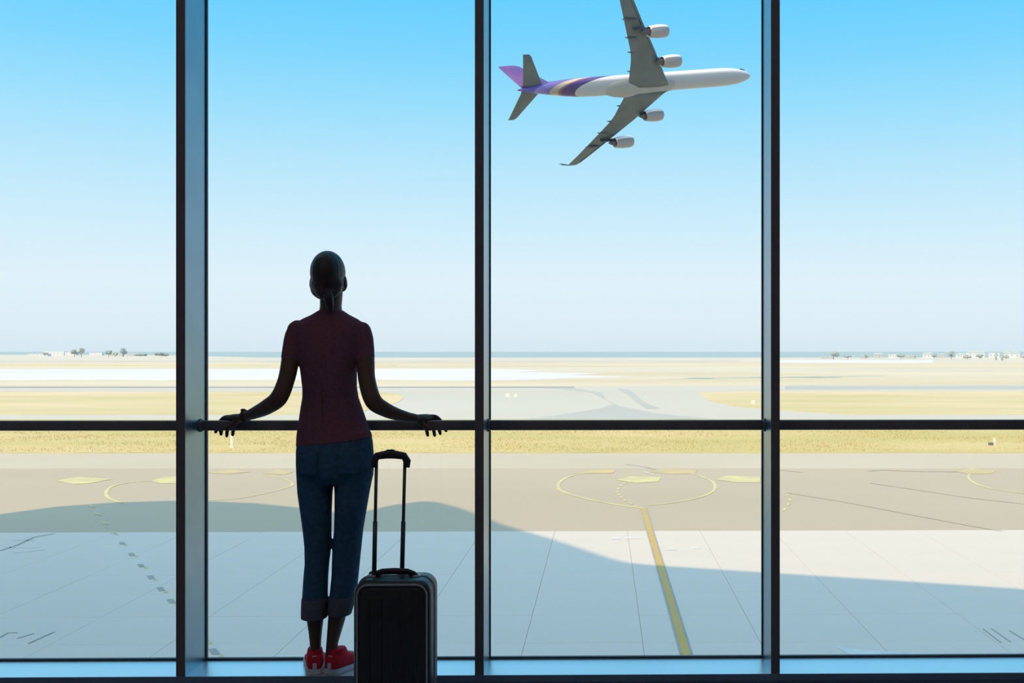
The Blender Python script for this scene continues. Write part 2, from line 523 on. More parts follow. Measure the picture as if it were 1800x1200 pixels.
g1 = struct(patch('near_field', [gp(x, y) for x, y in jag(-600, 600, 688.5, 0.8, 40, 11)] + [gp(x, y) for x, y in spline([(640, 688.5), (690, 691), (708, 697), (704, 704), (682, 713), (640, 722), (580, 728)], 6)] + [gp(x, y) for x, y in reversed(jag(-600, 560, 729, 0.6, 40, 12))], M['grass2'], 0.05))
g2 = struct(patch('right_field', [gp(1228, 690), gp(1300, 687.5)] + [gp(x, y) for x, y in jag(1340, 2400, 688, 0.8, 40, 13)] + [gp(x, y) for x, y in reversed(jag(1500, 2400, 729, 0.6, 40, 14))] + [gp(1372, 721), gp(1290, 714), gp(1245, 704)], M['grass2'], 0.05))
struct(band('sand_bank', -800, 2600, 666, 679, M['sandy'], -0.02, 0.9, 21))
top = jag(-800, 860, 648, 1.2, seed=22); bot = jag(-800, 880, 668, 1.2, seed=25.3)
struct(patch('gravel_flat', [gp(x, y) for x, y in top] + [gp(960, 651), gp(900, 653.5), gp(1070, 656), gp(1000, 659), gp(1110, 662), gp(1020, 664), gp(940, 667.5)] + [gp(x, y) for x, y in reversed(bot)], M['salt'], 0.03))
struct(band('pale_flat', -800, 2600, 646, 652, M['sand'], 0.01, 1.0, 23))
struct(band('right_flat', -800, 2600, 652, 667, M['sandy'], 0.0, 1.0, 24))
struct(band('sand_flat', -800, 2600, 637, 648, M['sandy'], 0.05, 0.7, 25))
struct(band('white_flat', 1360, 1640, 632.5, 637.5, M['salt'], 0.1, 0.4, 26))
struct(band('pale_rim', -800, 1300, 633, 636, M['palepave'], 0.1, 0.4, 27))
struct(band('pale_rise', -800, 700, 641, 643, M['grass2'], 0.15, 0.5, 28))

# ---- painted markings
def stripe(name, pts, width, m, parent, dz=0.006, closed=False):
    ps = [Vector((p.x, p.y, 0)) for p in pts]
    L = []; Rr = []
    for i, p in enumerate(ps):
        t = (ps[min(i + 1, len(ps) - 1)] - ps[max(i - 1, 0)]).normalized()
        nrm = Vector((-t.y, t.x, 0)) * width / 2
        L.append(p + nrm); Rr.append(p - nrm)
    return patch(name, L + Rr[::-1], m, dz, parent, 0.004)
# lead-in line with a dark border
a_, b_ = gp(1131, 893), gp(1206, 1148)
dirn = (b_ - a_).normalized()
stripe('line_border', [a_, b_ + dirn * 6], 0.40, M['edge'], tw, 0.012)
stripe('yellow_line', [a_, b_ + dirn * 6], 0.24, M['yellow'], tw, 0.020)
# turning loop
loop = spline([(1131, 893), (1080, 886), (1030, 876), (990, 864), (981, 855), (985, 846), (1005, 836), (1045, 830), (1075, 828)])
stripe('yellow_line', [gp(*p) for p in loop], 0.26, M['yellowpale'], tw, 0.008)
loop = spline([(1140, 888), (1190, 882), (1235, 872), (1256, 860), (1254, 848), (1240, 840), (1215, 832), (1180, 826)])
stripe('yellow_line', [gp(*p) for p in loop], 0.24, M['yellowpale'], tw, 0.008)
dash = spline([(1120, 890), (1100, 880), (1088, 870), (1086, 860), (1096, 850), (1110, 846)], 4)
for i in range(0, len(dash) - 1, 2):
    stripe('dash', [gp(*dash[i]), gp(*dash[i + 1])], 0.20, M['yellowpale'], tw, 0.009)
for nm, pts, mm in (('painted_arrow', [(1082, 843), (1110, 837), (1162, 838), (1158, 846), (1120, 849)], 'yellowpale'),
                    ('painted_arrow', [(1258, 843), (1275, 836), (1336, 837), (1336, 848), (1290, 847)], 'yellowpale'),
                    ('painted_arrow', [(98, 845), (135, 838), (196, 842), (160, 849), (130, 851)], 'yellowpale'),
                    ('painted_arrow', [(264, 845), (290, 838), (310, 837), (310, 850), (280, 849)], 'yellowpale'),
                    ('worn_patch', [(1005, 833), (1040, 826), (1082, 826), (1078, 831), (1040, 832)], 'orange'),
                    ('worn_patch', [(1140, 829), (1165, 822), (1225, 826), (1222, 832), (1180, 833)], 'orange'),
                    ('worn_patch', [(462, 832), (490, 826), (516, 829), (500, 834)], 'orange'),
                    ('worn_patch', [(360, 830), (400, 825), (440, 829), (400, 833)], 'orange'),
                    ('worn_patch', [(1680, 828), (1710, 823), (1750, 827), (1745, 832), (1700, 833)], 'orange')):
    patch(nm, [gp(*p) for p in pts], M[mm], 0.010, tw, 0.004)
for pts, wd in ((spline([(310, 845), (250, 846), (205, 852), (188, 862), (190, 874), (214, 884)]), 0.24),
                (spline([(360, 880), (430, 874), (500, 858), (514, 850), (500, 842), (470, 836)]), 0.18),
                (spline([(1708, 830), (1702, 838), (1712, 848), (1740, 858), (1790, 866), (1850, 872)]), 0.2)):
    stripe('yellow_line', [gp(*p) for p in pts], wd, M['yellowpale'], tw, 0.008)
dash = spline([(1383, 868), (1388, 876), (1388, 884), (1380, 893), (1376, 900)], 2)
for i in range(0, len(dash) - 1, 2):
    stripe('dash', [gp(*dash[i]), gp(*dash[i + 1])], 0.16, M['yellowpale'], tw, 0.009)
# dashed line across the shade on the left
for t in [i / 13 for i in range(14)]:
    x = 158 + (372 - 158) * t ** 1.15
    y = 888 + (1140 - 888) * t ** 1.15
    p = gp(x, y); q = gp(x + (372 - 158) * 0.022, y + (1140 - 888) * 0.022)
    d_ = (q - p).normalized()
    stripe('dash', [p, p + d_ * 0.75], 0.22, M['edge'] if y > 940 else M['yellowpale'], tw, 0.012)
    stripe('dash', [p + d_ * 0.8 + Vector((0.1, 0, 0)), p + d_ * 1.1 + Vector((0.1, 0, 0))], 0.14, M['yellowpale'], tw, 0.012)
# rubber marks
for pts, wd in (([(1100, 816), (1135, 821), (1170, 829)], 0.35), ([(1528, 828), (1550, 826), (1600, 828), (1682, 829)], 0.35), ([(1530, 849), (1620, 862), (1700, 874), (1830, 889)], 0.16),
                ([(1384, 866), (1500, 885), (1620, 908), (1740, 930), (1762, 933)], 0.14), ([(1372, 826), (1410, 830)], 0.25)):
    stripe('rubber_mark', [gp(*p) for p in spline(pts, 6)], wd, M['scrub'], tw, 0.005)
# faded painted strokes on the slabs, far left and lower right, plus one white reflection painted near the loop
for pts, wd, mm in (([(0, 968), (30, 958), (60, 944), (95, 938)], 0.14, 'edge'), ([(20, 948), (60, 950)], 0.14, 'whitemark'), ([(10, 962), (70, 962)], 0.14, 'whitemark'),
                    ([(22, 972), (80, 966)], 0.12, 'whitemark'), ([(0, 1120), (14, 1112), (30, 1112)], 0.07, 'edge'), ([(30, 1122), (60, 1113)], 0.05, 'edge'), ([(50, 1131), (80, 1117), (95, 1111)], 0.07, 'edge'),
                    ([(1728, 1105), (1760, 1130)], 0.05, 'edge'), ([(1742, 1104), (1776, 1128)], 0.05, 'edge'), ([(1774, 1108), (1800, 1124)], 0.05, 'edge'), ([(1130, 829), (1150, 833)], 0.2, 'whitemark'),
                    ([(1075, 946), (1090, 946)], 0.5, 'whitemark'), ([(1100, 945), (1128, 945)], 0.4, 'whitemark'), ([(1165, 966), (1190, 966)], 0.25, 'whitemark'), ([(1215, 963), (1232, 963)], 0.3, 'whitemark')):
    stripe('paint_stroke_or_reflection', [gp(*p) for p in pts], wd, M[mm], ap, 0.012)
patch('sunlit_patch', [gp(1468, 1136), gp(1510, 1142), gp(1580, 1146), gp(1700, 1152), gp(1500, 1154)], M['whitemark'], 0.010, ap, 0.004)  # sliver of sunlight painted onto the slabs

# ---- tufts of dry grass (nobody could count them)
def tufts(count, px0, px1, y0, y1, h0, h1):
    vs = []; fs = []
    ya, yb = gy(y1), gy(y0)
    k = 0
    while k < count:
        Y = random.uniform(ya, yb)
        X = random.uniform(gx(px0, Y), gx(px1, Y))
        if any(abs(X - q_.x) < 3.5 and abs(Y - q_.y) < 3.0 for q_ in (gp(408, 787), gp(1742, 783))):
            continue
        dn = noise.noise(Vector((X * 0.08, Y * 0.16, 3.0)))
        if dn < random.uniform(-0.6, 0.25):
            continue
        k += 1
        hh = random.uniform(h0, h1) * (1 + dn)
        for q in range(4):
            a = random.uniform(0, 6.28); dx, dy = math.cos(a), math.sin(a)
            b0 = len(vs)
            wv = random.uniform(0.010, 0.022)
            z = G + 0.03
            vs += [(X - dy * wv, Y + dx * wv, z), (X + dy * wv, Y - dx * wv, z), (X + dx * hh * 0.6, Y + dy * hh * 0.6, z + hh)]
            fs.append((b0, b0 + 1, b0 + 2))
    return vs, fs
vs, fs = tufts(12000, -120, 1920, 758, 794, 0.07, 0.20)
me = bpy.data.meshes.new('dry_grass'); me.from_pydata(vs, [], fs); me.materials.append(M['blade'])
o = bpy.data.objects.new('dry_grass', me); col.objects.link(o)
tag(o, 'low tufts of dry yellow grass on the strip beyond the taxiway', 'grass', kind='stuff')

# ---- small markers standing in the grass
def marker(px, py, hpx, wpx, label, dark=False, blk=False):
    p = gp(px, py)
    s = p.y / F
    t = empty('marker_post', (p.x, p.y, G + 0.02))
    tag(t, label, 'marker')
    h = hpx * s; w_ = wpx * s
    z = G + 0.02
    a = MB().box(p.x - w_ / 2, p.x + w_ / 2, p.y - 0.05, p.y + 0.05, z, z + h).build('board', M['post'], t)
    bevel(a, min(w_, h) * 0.15, 2)
    MB().box(p.x - w_ * 0.6, p.x + w_ * 0.6, p.y - 0.12, p.y + 0.12, z - 0.02, z + h * 0.12).build('foot', M['post'], t)
    if dark:
        MB().box(p.x - w_ * 2.6, p.x - w_ * 0.65, p.y - 0.1, p.y + 0.1, z, z + h * 0.4).build('box', M['postdark'], t)
    return t
marker(408, 787, 21, 6, 'small white marker post in the dry grass below the left hand')
marker(1748, 783, 13, 4, 'white marker post beside a dark box in the grass at the right edge', True)
marker(893, 697, 6, 8, 'left one of two low white markers on the far taxiway')
marker(907, 697, 5, 6, 'right one of two low white markers on the far taxiway')
marker(1324, 710, 7, 8, 'low white marker in the grass wedge left of the right mullion')

# ------------------------------------------------------------------ far shore: houses and trees, the haze mixed into their colours
def house(px, py, wpx, hpx, kind, label, name='house', pitched=False, nwin=3):
    p = gp(px, py); s = p.y / F
    wd = wpx * s; h = hpx * s; dp = max(6.0, wd * 0.4)
    t = empty(name, (p.x, p.y, G - 0.12))
    tag(t, label, 'house' if name == 'house' else 'building', 'low buildings on the horizon')
    z = G - 0.12
    hw = h * (0.7 if pitched else 0.92)
    MB().box(p.x - wd / 2, p.x + wd / 2, p.y, p.y + dp, z, z + hw).build('wall', M[kind], t)
    if pitched:
        x0, x1 = p.x - wd / 2 - 0.4, p.x + wd / 2 + 0.4
        MB().add([(x0, p.y - 0.4, z + hw), (x1, p.y - 0.4, z + hw), (x1, p.y + dp + 0.4, z + hw), (x0, p.y + dp + 0.4, z + hw), (x0 + 1, p.y + dp / 2, z + h), (x1 - 1, p.y + dp / 2, z + h)],
                 [(0, 1, 5, 4), (1, 2, 5), (2, 3, 4, 5), (3, 0, 4), (0, 3, 2, 1)]).build('roof', M['houseroof'], t)
    else:
        MB().box(p.x - wd / 2 - 0.2, p.x + wd / 2 + 0.2, p.y - 0.2, p.y + dp + 0.2, z + hw, z + h).build('roof', M['housewall'], t)
    for i in range(nwin):
        xx = p.x - wd / 2 + wd * (i + 0.5) / nwin
        MB().box(xx - 0.5, xx + 0.5, p.y - 0.06, p.y + 0.02, z + hw * 0.35, z + hw * 0.75).build('window', M['housewin'], t)
def tree(px, py, hpx, wpx, label, seed, bushy=True):
    p = gp(px, py); s = p.y / F
    h = hpx * s; wd = wpx * s
    t = empty('tree' if bushy else 'slim_tree', (p.x, p.y, G - 0.12))
    tag(t, label, 'tree', 'trees on the horizon')
    z = G - 0.12
    MB().tube([(p.x, p.y, z), (p.x + 0.1, p.y, z + h * 0.35), (p.x - 0.1, p.y, z + h * 0.6)], [h * 0.05, h * 0.035, h * 0.02], 8).build('trunk', M['trunk'], t)
    rd = random.Random(seed)
    b = MB()
    nb = 9 if bushy else 5
    for i in range(nb):
        if bushy:
            a = rd.uniform(0, 6.28); rr = wd * 0.28 * rd.random() ** 0.5
            c = (p.x + math.cos(a) * rr * 1.2, p.y + math.sin(a) * rr, z + h * rd.uniform(0.42, 0.8))
            b.ell(c, wd * rd.uniform(0.18, 0.28), wd * 0.22, h * rd.uniform(0.12, 0.2), 10, 6)
        else:
            c = (p.x + rd.uniform(-.1, .1) * wd, p.y, z + h * (0.25 + 0.16 * i))
            b.ell(c, wd * 0.45 * (1 - i * 0.14), wd * 0.4 * (1 - i * 0.14), h * 0.14, 10, 6)
    o = fuse(b, 'crown', M['scrubbush'], t, voxel=max(0.25, wd / 22), smooth_it=0)
    me = o.data
    for v in me.vertices:
        v.co += v.co.normalized() * 0 + Vector([noise.noise(v.co * 0.9 + Vector((k * 7, seed, 0))) for k in range(3)]) * wd * 0.06
struct(patch('headland', [gp(-900, 623.6), gp(120, 623.4), gp(250, 623.8), gp(330, 625), gp(420, 627), gp(480, 629), gp(-900, 629)], M['sand'], -0.13, None, 2.0))
# right: town on the shore
HT = [(1455, 630, 22, 4, 'housewall2'), (1496, 630, 14, 5, 'housewall'), (1520, 630, 12, 6, 'housewall2'), (1545, 629, 16, 9, 'housewall2'), (1570, 629, 14, 7, 'housewall'),
      (1600, 630, 24, 6, 'housewall2'), (1632, 629, 16, 10, 'housewall'), (1655, 629, 14, 8, 'housewall2'), (1690, 629, 16, 9, 'housewall'), (1716, 628.5, 30, 13, 'housewall'),
      (1748, 628.5, 18, 9, 'housewall'), (1779, 629, 28, 12, 'housewall'), (1812, 629, 24, 13, 'housewall')]
HL = ['low cream house where the shore begins right of the mullion', 'narrow white house right of the first round tree', 'small pale house right of the narrow white one',
      'taller cream house with a pitched roof in the town on the right', 'white house right of the taller pitched one', 'wide low pale house in the middle of the shore town',
      'tall white house right of the wide low one', 'pale house left of the highest shore tree', 'white house right of the highest shore tree', 'broad bright white house near the two slim trees',
      'white house behind the two slim trees', 'large white house at the right end of the town', 'white house cut by the right edge of the view']
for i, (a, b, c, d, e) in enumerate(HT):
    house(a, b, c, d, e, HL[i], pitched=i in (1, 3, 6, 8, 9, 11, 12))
TT = [(1465, 631, 15, 19, 'round hazy tree standing first on the right shore'), (1490, 631, 7, 14, 'low bush beside the first round shore tree'), (1522, 631, 9, 7, 'small dark tree between two pale shore houses'),
      (1583, 631, 9, 22, 'wide low tree before the white shore houses'), (1608, 631, 8, 8, 'small tree left of the tall white shore house'), (1642, 631, 10, 8, 'narrow tree between the tall white and pale shore houses'),
      (1672, 631, 17, 11, 'highest tree of the shore town'), (1700, 631, 8, 18, 'low tree before the broad white shore house'), (1722, 631, 9, 14, 'bush before the broad bright white house'),
      (1768, 631, 8, 12, 'bush between the last two white shore houses'), (1800, 631, 9, 12, 'bush at the right edge of the shore town')]
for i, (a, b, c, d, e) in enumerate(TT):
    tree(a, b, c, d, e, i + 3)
tree(1751, 633, 15, 5, 'left one of two slim dark trees by the shore town', 31, False)
tree(1762, 634, 16, 5, 'right one of two slim dark trees by the shore town', 32, False)
# left: long white sheds and trees
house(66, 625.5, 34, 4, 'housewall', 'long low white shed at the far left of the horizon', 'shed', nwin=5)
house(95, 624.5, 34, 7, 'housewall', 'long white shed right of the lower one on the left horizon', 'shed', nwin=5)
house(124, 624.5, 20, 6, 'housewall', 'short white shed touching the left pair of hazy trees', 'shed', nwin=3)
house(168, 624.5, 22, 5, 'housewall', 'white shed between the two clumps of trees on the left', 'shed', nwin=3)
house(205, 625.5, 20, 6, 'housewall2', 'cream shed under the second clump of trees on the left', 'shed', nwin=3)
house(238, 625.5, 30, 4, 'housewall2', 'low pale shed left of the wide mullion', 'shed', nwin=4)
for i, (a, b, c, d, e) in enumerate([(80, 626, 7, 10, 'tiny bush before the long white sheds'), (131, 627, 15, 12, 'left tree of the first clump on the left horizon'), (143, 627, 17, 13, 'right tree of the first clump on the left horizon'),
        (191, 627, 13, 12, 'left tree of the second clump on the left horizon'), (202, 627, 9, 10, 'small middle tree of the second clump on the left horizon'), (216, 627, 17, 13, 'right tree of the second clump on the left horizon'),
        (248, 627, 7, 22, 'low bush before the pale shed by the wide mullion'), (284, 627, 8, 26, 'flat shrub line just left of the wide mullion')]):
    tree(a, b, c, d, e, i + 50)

# ------------------------------------------------------------------ airplane
AR = Matrix(((0.83754798, -0.255477, -0.48295433), (0.51498801, 0.66437901, 0.54165291), (0.18248486, -0.70237599, 0.6880169)))
AT = (34.02593828, 360.72631999, 86.93656043)
CB = Matrix((rgt, fwd, Vector((0, 0, 1)))).transposed()
PW = (CB @ AR).to_4x4()
PW.translation = CB @ Vector(AT) + Vector((0, 0, EYE))
plane = empty('airplane', (0, 0, 0))
plane.matrix_basis = PW
tag(plane, 'white four-engined airliner with purple tail climbing through the sky', 'airplane')
def livery():
    m = bpy.data.materials.new('airliner_livery_and_shade')
    m.use_nodes = True
    n = m.node_tree.nodes; l = m.node_tree.links
    b = n['Principled BSDF']
    b.inputs['Roughness'].default_value = 0.3
    t = n.new('ShaderNodeTexCoord'); s = n.new('ShaderNodeSeparateXYZ')
    l.new(t.outputs['Object'], s.inputs[0])
    # sweep of bands over the rear fuselage: position along the body plus height
    mm = n.new('ShaderNodeMath'); mm.operation = 'MULTIPLY_ADD'
    l.new(s.outputs[2], mm.inputs[0]); mm.inputs[1].default_value = -4.2
    l.new(s.outputs[0], mm.inputs[2])
    mr = n.new('ShaderNodeMapRange')
    l.new(mm.outputs[0], mr.inputs[0])
    mr.inputs[1].default_value = -80; mr.inputs[2].default_value = -40
    r = n.new('ShaderNodeValToRGB')
    l.new(mr.outputs[0], r.inputs[0])
    r.color_ramp.interpolation = 'CONSTANT'
    st = [(0.0, (0.08, 0.06, 0.30)), (0.22, (0.20, 0.16, 0.50)), (0.42, (0.60, 0.48, 0.40)), (0.47, (0.70, 0.62, 0.52)), (0.53, (0.45, 0.20, 0.22)), (0.57, (0.14, 0.08, 0.30)), (0.74, (0.86, 0.87, 0.90))]
    e = r.color_ramp.elements
    e[0].position, e[0].color = st[0][0], st[0][1] + (1,)
    e[1].position, e[1].color = st[-1][0], st[-1][1] + (1,)
    for p, c in st[1:-1]:
        q = e.new(p); q.color = c + (1,)
    # painted light: white sunlit top fading to a shaded grey belly
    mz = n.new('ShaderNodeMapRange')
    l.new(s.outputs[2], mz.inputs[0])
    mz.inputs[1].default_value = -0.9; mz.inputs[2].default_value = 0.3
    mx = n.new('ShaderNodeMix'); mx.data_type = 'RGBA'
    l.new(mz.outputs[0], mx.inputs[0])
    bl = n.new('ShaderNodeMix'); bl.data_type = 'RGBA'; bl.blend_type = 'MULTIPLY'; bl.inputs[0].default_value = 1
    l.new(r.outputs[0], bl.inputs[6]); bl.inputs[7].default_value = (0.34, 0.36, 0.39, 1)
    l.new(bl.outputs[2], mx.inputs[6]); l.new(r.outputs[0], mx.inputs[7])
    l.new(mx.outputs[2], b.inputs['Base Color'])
    return m
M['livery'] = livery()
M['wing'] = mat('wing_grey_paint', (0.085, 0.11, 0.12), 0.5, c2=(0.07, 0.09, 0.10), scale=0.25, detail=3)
M['wingdark'] = mat('wing_fairing_dark', (0.045, 0.055, 0.07), 0.5, scale=0.4)
M['tailpurple'] = mat('tail_purple_paint', (0.12, 0.06, 0.30), 0.5, c2=(0.20, 0.09, 0.32), scale=0.12)
M['nacelle'] = mat('nacelle_paint', (0.36, 0.36, 0.38), 0.25, c2=(0.32, 0.32, 0.34), scale=0.3)
def nacelle_light_shade():  # sunlit top and shaded underside painted by surface direction
    m = bpy.data.materials.new('nacelle_painted_light')
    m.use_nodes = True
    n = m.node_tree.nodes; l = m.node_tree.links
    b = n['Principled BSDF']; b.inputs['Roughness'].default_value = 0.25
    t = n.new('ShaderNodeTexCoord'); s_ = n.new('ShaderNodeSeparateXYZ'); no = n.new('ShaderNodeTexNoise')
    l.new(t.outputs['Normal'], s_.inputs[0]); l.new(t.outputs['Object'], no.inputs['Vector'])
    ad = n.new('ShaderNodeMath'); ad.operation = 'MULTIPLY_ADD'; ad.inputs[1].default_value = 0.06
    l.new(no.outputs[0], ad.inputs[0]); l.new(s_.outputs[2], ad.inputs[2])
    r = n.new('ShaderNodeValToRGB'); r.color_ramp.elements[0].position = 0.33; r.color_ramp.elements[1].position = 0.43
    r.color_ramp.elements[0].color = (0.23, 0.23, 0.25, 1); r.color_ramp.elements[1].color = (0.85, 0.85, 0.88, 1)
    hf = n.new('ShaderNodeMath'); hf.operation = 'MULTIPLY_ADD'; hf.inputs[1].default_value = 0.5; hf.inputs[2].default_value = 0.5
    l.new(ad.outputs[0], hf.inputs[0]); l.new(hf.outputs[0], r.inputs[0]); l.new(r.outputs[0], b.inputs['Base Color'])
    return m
M['nacelle'] = nacelle_light_shade()
M['engine_dark'] = mat('engine_core_dark', (0.06, 0.06, 0.08), 0.4, scale=1)
M['planeglass'] = mat('cabin_window_dark', (0.12, 0.14, 0.2), 0.2, scale=1)
def pobj(mb, name, m, parent, smooth=True):
    """a mesh in the airplane's own axes"""
    o = mesh_obj(name, mb.v, mb.f, m, None, smooth)
    o.parent = parent
    return o
# fuselage: stations (x, centre z, half width, half height)
st = [(8.6, 0.0, 0.05, 0.05), (8.3, 0.02, .55, .5), (7.3, .08, 1.15, 1.1), (5.5, .2, 1.8, 1.85), (3.0, .32, 2.35, 2.45), (0, .38, 2.68, 2.75), (-4, .4, 2.82, 2.82), (-50, .4, 2.82, 2.82),
      (-56, .55, 2.7, 2.62), (-61, .85, 2.35, 2.2), (-66, 1.15, 1.75, 1.7), (-70, 1.3, 1.15, 1.2), (-73.2, 1.3, .6, .75), (-74.5, 1.3, .25, .35)]
rings = []
xs = []
for i in range(len(st) - 1):
    k = 4 if i != 6 else 14
    for q in range(k):
        t = q / k
        rings.append([Vector((st[i][0] * (1 - t) + st[i + 1][0] * t,
                              (st[i][2] * (1 - t) + st[i + 1][2] * t) * math.cos(a),
                              st[i][1] * (1 - t) + st[i + 1][1] * t + (st[i][3] * (1 - t) + st[i + 1][3] * t) * math.sin(a))) for a in [2 * math.pi * z / 40 for z in range(40)]])
rings.append([Vector((st[-1][0], st[-1][2] * math.cos(a), st[-1][1] + st[-1][3] * math.sin(a))) for a in [2 * math.pi * z / 40 for z in range(40)]])
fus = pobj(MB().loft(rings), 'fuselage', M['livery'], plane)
# belly fairing between the wings
fr_ = []
for x, a, b_ in [(-21, .3, .2), (-23.5, 1.9, 1.0), (-27, 2.9, 1.7), (-33, 3.15, 1.95), (-40, 3.1, 1.9), (-44, 2.6, 1.5), (-48, 1.4, .7), (-50.5, .3, .2)]:
    fr_.append([Vector((x, a * math.cos(q), -1.65 + b_ * math.sin(q))) for q in [2 * math.pi * z / 28 for z in range(28)]])
pobj(MB().loft(fr_), 'belly_fairing', mat('belly_grey_paint', (0.24, 0.26, 0.27), 0.4, scale=0.3), plane)
for sd in (1, -1):
    for x, yy in ((6.2, 1.25), (5.5, 1.5), (4.8, 1.7)):
        pobj(MB().box(x - .3, x + .22, sd * yy - 0.35, sd * yy + .35, 1.15, 1.5), 'cockpit_window', M['planeglass'], plane, False)
def foil(LE, TE, z, tk, y, n=18, vert=False):
    c = LE - TE
    ps = []
    for i in range(n):
        a = 2 * math.pi * i / n
        u = 0.5 + 0.5 * math.cos(a)           # 1 = trailing
        t = tk * c * math.sin(a) * (0.55 + 0.45 * (1 - u)) * 0.9
        x = LE - c * u
        ps.append(Vector((x, y, z + t)) if not vert else Vector((x, t, y)))
    return ps
def wing_sections(sd):
    #      y, LE, TE, z, thickness
    S_ = [(1.2, -25.4, -40.5, -2.6, .11), (2.8, -26.82, -40.48, -2.5, .11), (9.6, -31.6, -41.3, -1.6, .095), (12, -33.2, -41.9, -1.25, .09), (19.5, -38.6, -45.2, .25, .08), (26, -43.0, -48.0, 1.7, .075), (29.8, -45.6, -49.6, 2.7, .07), (30.6, -46.6, -49.8, 2.94, .06)]
    return [foil(a, b, z, tk, sd * y) for y, a, b, z, tk in S_]
for sd in (1, -1):
    wg = pobj(MB().loft(wing_sections(sd)), 'wing', M['wing'], plane)
    wl = MB().loft([foil(-46.6, -49.8, 2.9, .05, sd * 30.6), foil(-48.6, -50.8, 4.0, .05, sd * 31.2), foil(-50.3, -51.6, 5.4, .05, sd * 31.6)])
    pobj(wl, 'winglet', M['wingdark'], wg)
    for yy in (6.0, 12.0, 16.5, 22.0):
        te = -40.9 - max(0, yy - 9) * 0.42 ; zz = -2.3 + yy * 0.135
        c = pobj(MB().tube([(te + 4.5, sd * yy, zz - .15), (te + 2.5, sd * yy, zz - .55), (te + .6, sd * yy, zz - .5), (te - .7, sd * yy, zz - .2)], [.1, .36, .32, .1], 10), 'flap_fairing', M['wingdark'], wg)
    # slat line on the lower leading edge
    sl = MB()
    for y0_, l0, z0_, y1_, l1, z1_ in ((4, -28.6, -2.45, 8.6, -31.8, -1.9), (10.6, -33.2, -1.65, 18.4, -38.7, -0.1), (20.2, -40.0, .25, 29, -46.0, 2.4)):
        sl.tube([(l0, sd * y0_, z0_ - .28), (l1, sd * y1_, z1_ - .2)], .10, 6)
    pobj(sl, 'slat_track', M['wingdark'], wg)
    hs = MB().loft([foil(-66.6, -73.6, 1.6, .09, sd * .3), foil(-67.6, -73.6, 1.65, .09, sd * 1.6), foil(-72.6, -75.2, 2.3, .08, sd * 10.2), foil(-73.4, -75.4, 2.35, .06, sd * 10.85)])
    pobj(hs, 'tailplane', M['wing'], plane)
fn = MB().loft([foil(-60.0, -73.4, 0, .08, 2.2, vert=True), foil(-63.4, -73.8, 0, .09, 3.6, vert=True), foil(-68.9, -75.6, 0, .08, 12.6, vert=True), foil(-70.0, -75.7, 0, .06, 13.3, vert=True)])
fin = pobj(fn, 'fin', M['tailpurple'], plane)
pobj(MB().tube([(-74.3, 0, 1.3), (-75.1, 0, 1.3)], [.28, .18], 12), 'exhaust_cone', M['engine_dark'], plane)
for sd in (1, -1):
    for ex, ey, ez in ((-28.0, 9.56, -3.2), (-35.5, 19.34, -2.35)):
        # the nacelle as an open ring lathe, then core and pylon
        prof = [(a_ * 1.05, b_ * 1.16) for a_, b_ in [(2.75, 1.18), (2.95, 1.34), (2.7, 1.52), (1.5, 1.68), (-.5, 1.66), (-2.5, 1.42), (-3.1, 1.28), (-3.05, 1.2), (-1.0, 1.3), (2.0, 1.18)]]
        k = 28
        e_ = MB()
        vs = [Vector((ex + x, sd * ey + r_ * math.cos(2 * math.pi * q / k), ez + r_ * math.sin(2 * math.pi * q / k))) for x, r_ in prof for q in range(k)]
        fs = []
        for i in range(len(prof)):
            for q in range(k):
                i2 = (i + 1) % len(prof)
                fs.append((i * k + q, i * k + (q + 1) % k, i2 * k + (q + 1) % k, i2 * k + q))
        e_.add(vs, fs)
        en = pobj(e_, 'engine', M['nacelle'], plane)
        pobj(MB().tube([(ex + 1.6, sd * ey, ez), (ex + 1.5, sd * ey, ez)], 1.24, 24), 'fan', M['engine_dark'], en)
        pobj(MB().tube([(ex - 1.2, sd * ey, ez), (ex - 2.8, sd * ey, ez), (ex - 4.4, sd * ey, ez + .1), (ex - 5.4, sd * ey, ez + .2)], [1.0, .95, .62, .1], 18), 'core', M['engine_dark'], en)
        zw = ez + 1.5
        py_ = MB().loft([[Vector((x, sd * ey + s_ * 0.22, z)) for x, s_, z in ((ex + 1.2, 0, zt), (ex - .5, 1, zt), (ex - 6.5, 1, zt + zx), (ex - 7.5, 0, zt + zx), (ex - 6.5, -1, zt + zx), (ex - .5, -1, zt))] for zt, zx in ((ez + 1.1, 0.0), (zw, .3), (zw + .35, .35))])
        pobj(py_, 'pylon', M['wingdark'], en, False)

# ------------------------------------------------------------------ the woman
M['skin'] = mat('brown_skin', (0.10, 0.055, 0.04), 0.55, c2=(0.09, 0.05, 0.035), scale=20, spec=0.3)
M['hair'] = mat('dark_brown_hair', (0.018, 0.013, 0.012), 0.5, c2=(0.035, 0.025, 0.02), scale=60, stretch=(1, 1, .15), bump=0.5, spec=0.4)
M['shirt'] = mat('plum_jersey', (0.17, 0.075, 0.105), 0.9, c2=(0.14, 0.06, 0.085), scale=90, bump=0.15, spec=0.1)
M['seam'] = mat('shirt_seam_plum', (0.13, 0.05, 0.08), 0.9, scale=40)
M['jeans'] = mat('dark_blue_denim', (0.045, 0.11, 0.19), 0.9, c2=(0.03, 0.08, 0.14), scale=50, bump=0.2, spec=0.1)
M['cuff'] = mat('turned_denim_cuff', (0.10, 0.11, 0.15), 0.9, c2=(0.085, 0.09, 0.125), scale=50, bump=0.2, spec=0.1)
M['shoe'] = mat('red_canvas', (0.62, 0.02, 0.045), 0.8, c2=(0.52, 0.015, 0.035), scale=60, bump=0.1, spec=0.2)
M['sole'] = mat('white_rubber_sole', (0.55, 0.60, 0.66), 0.6, scale=20)
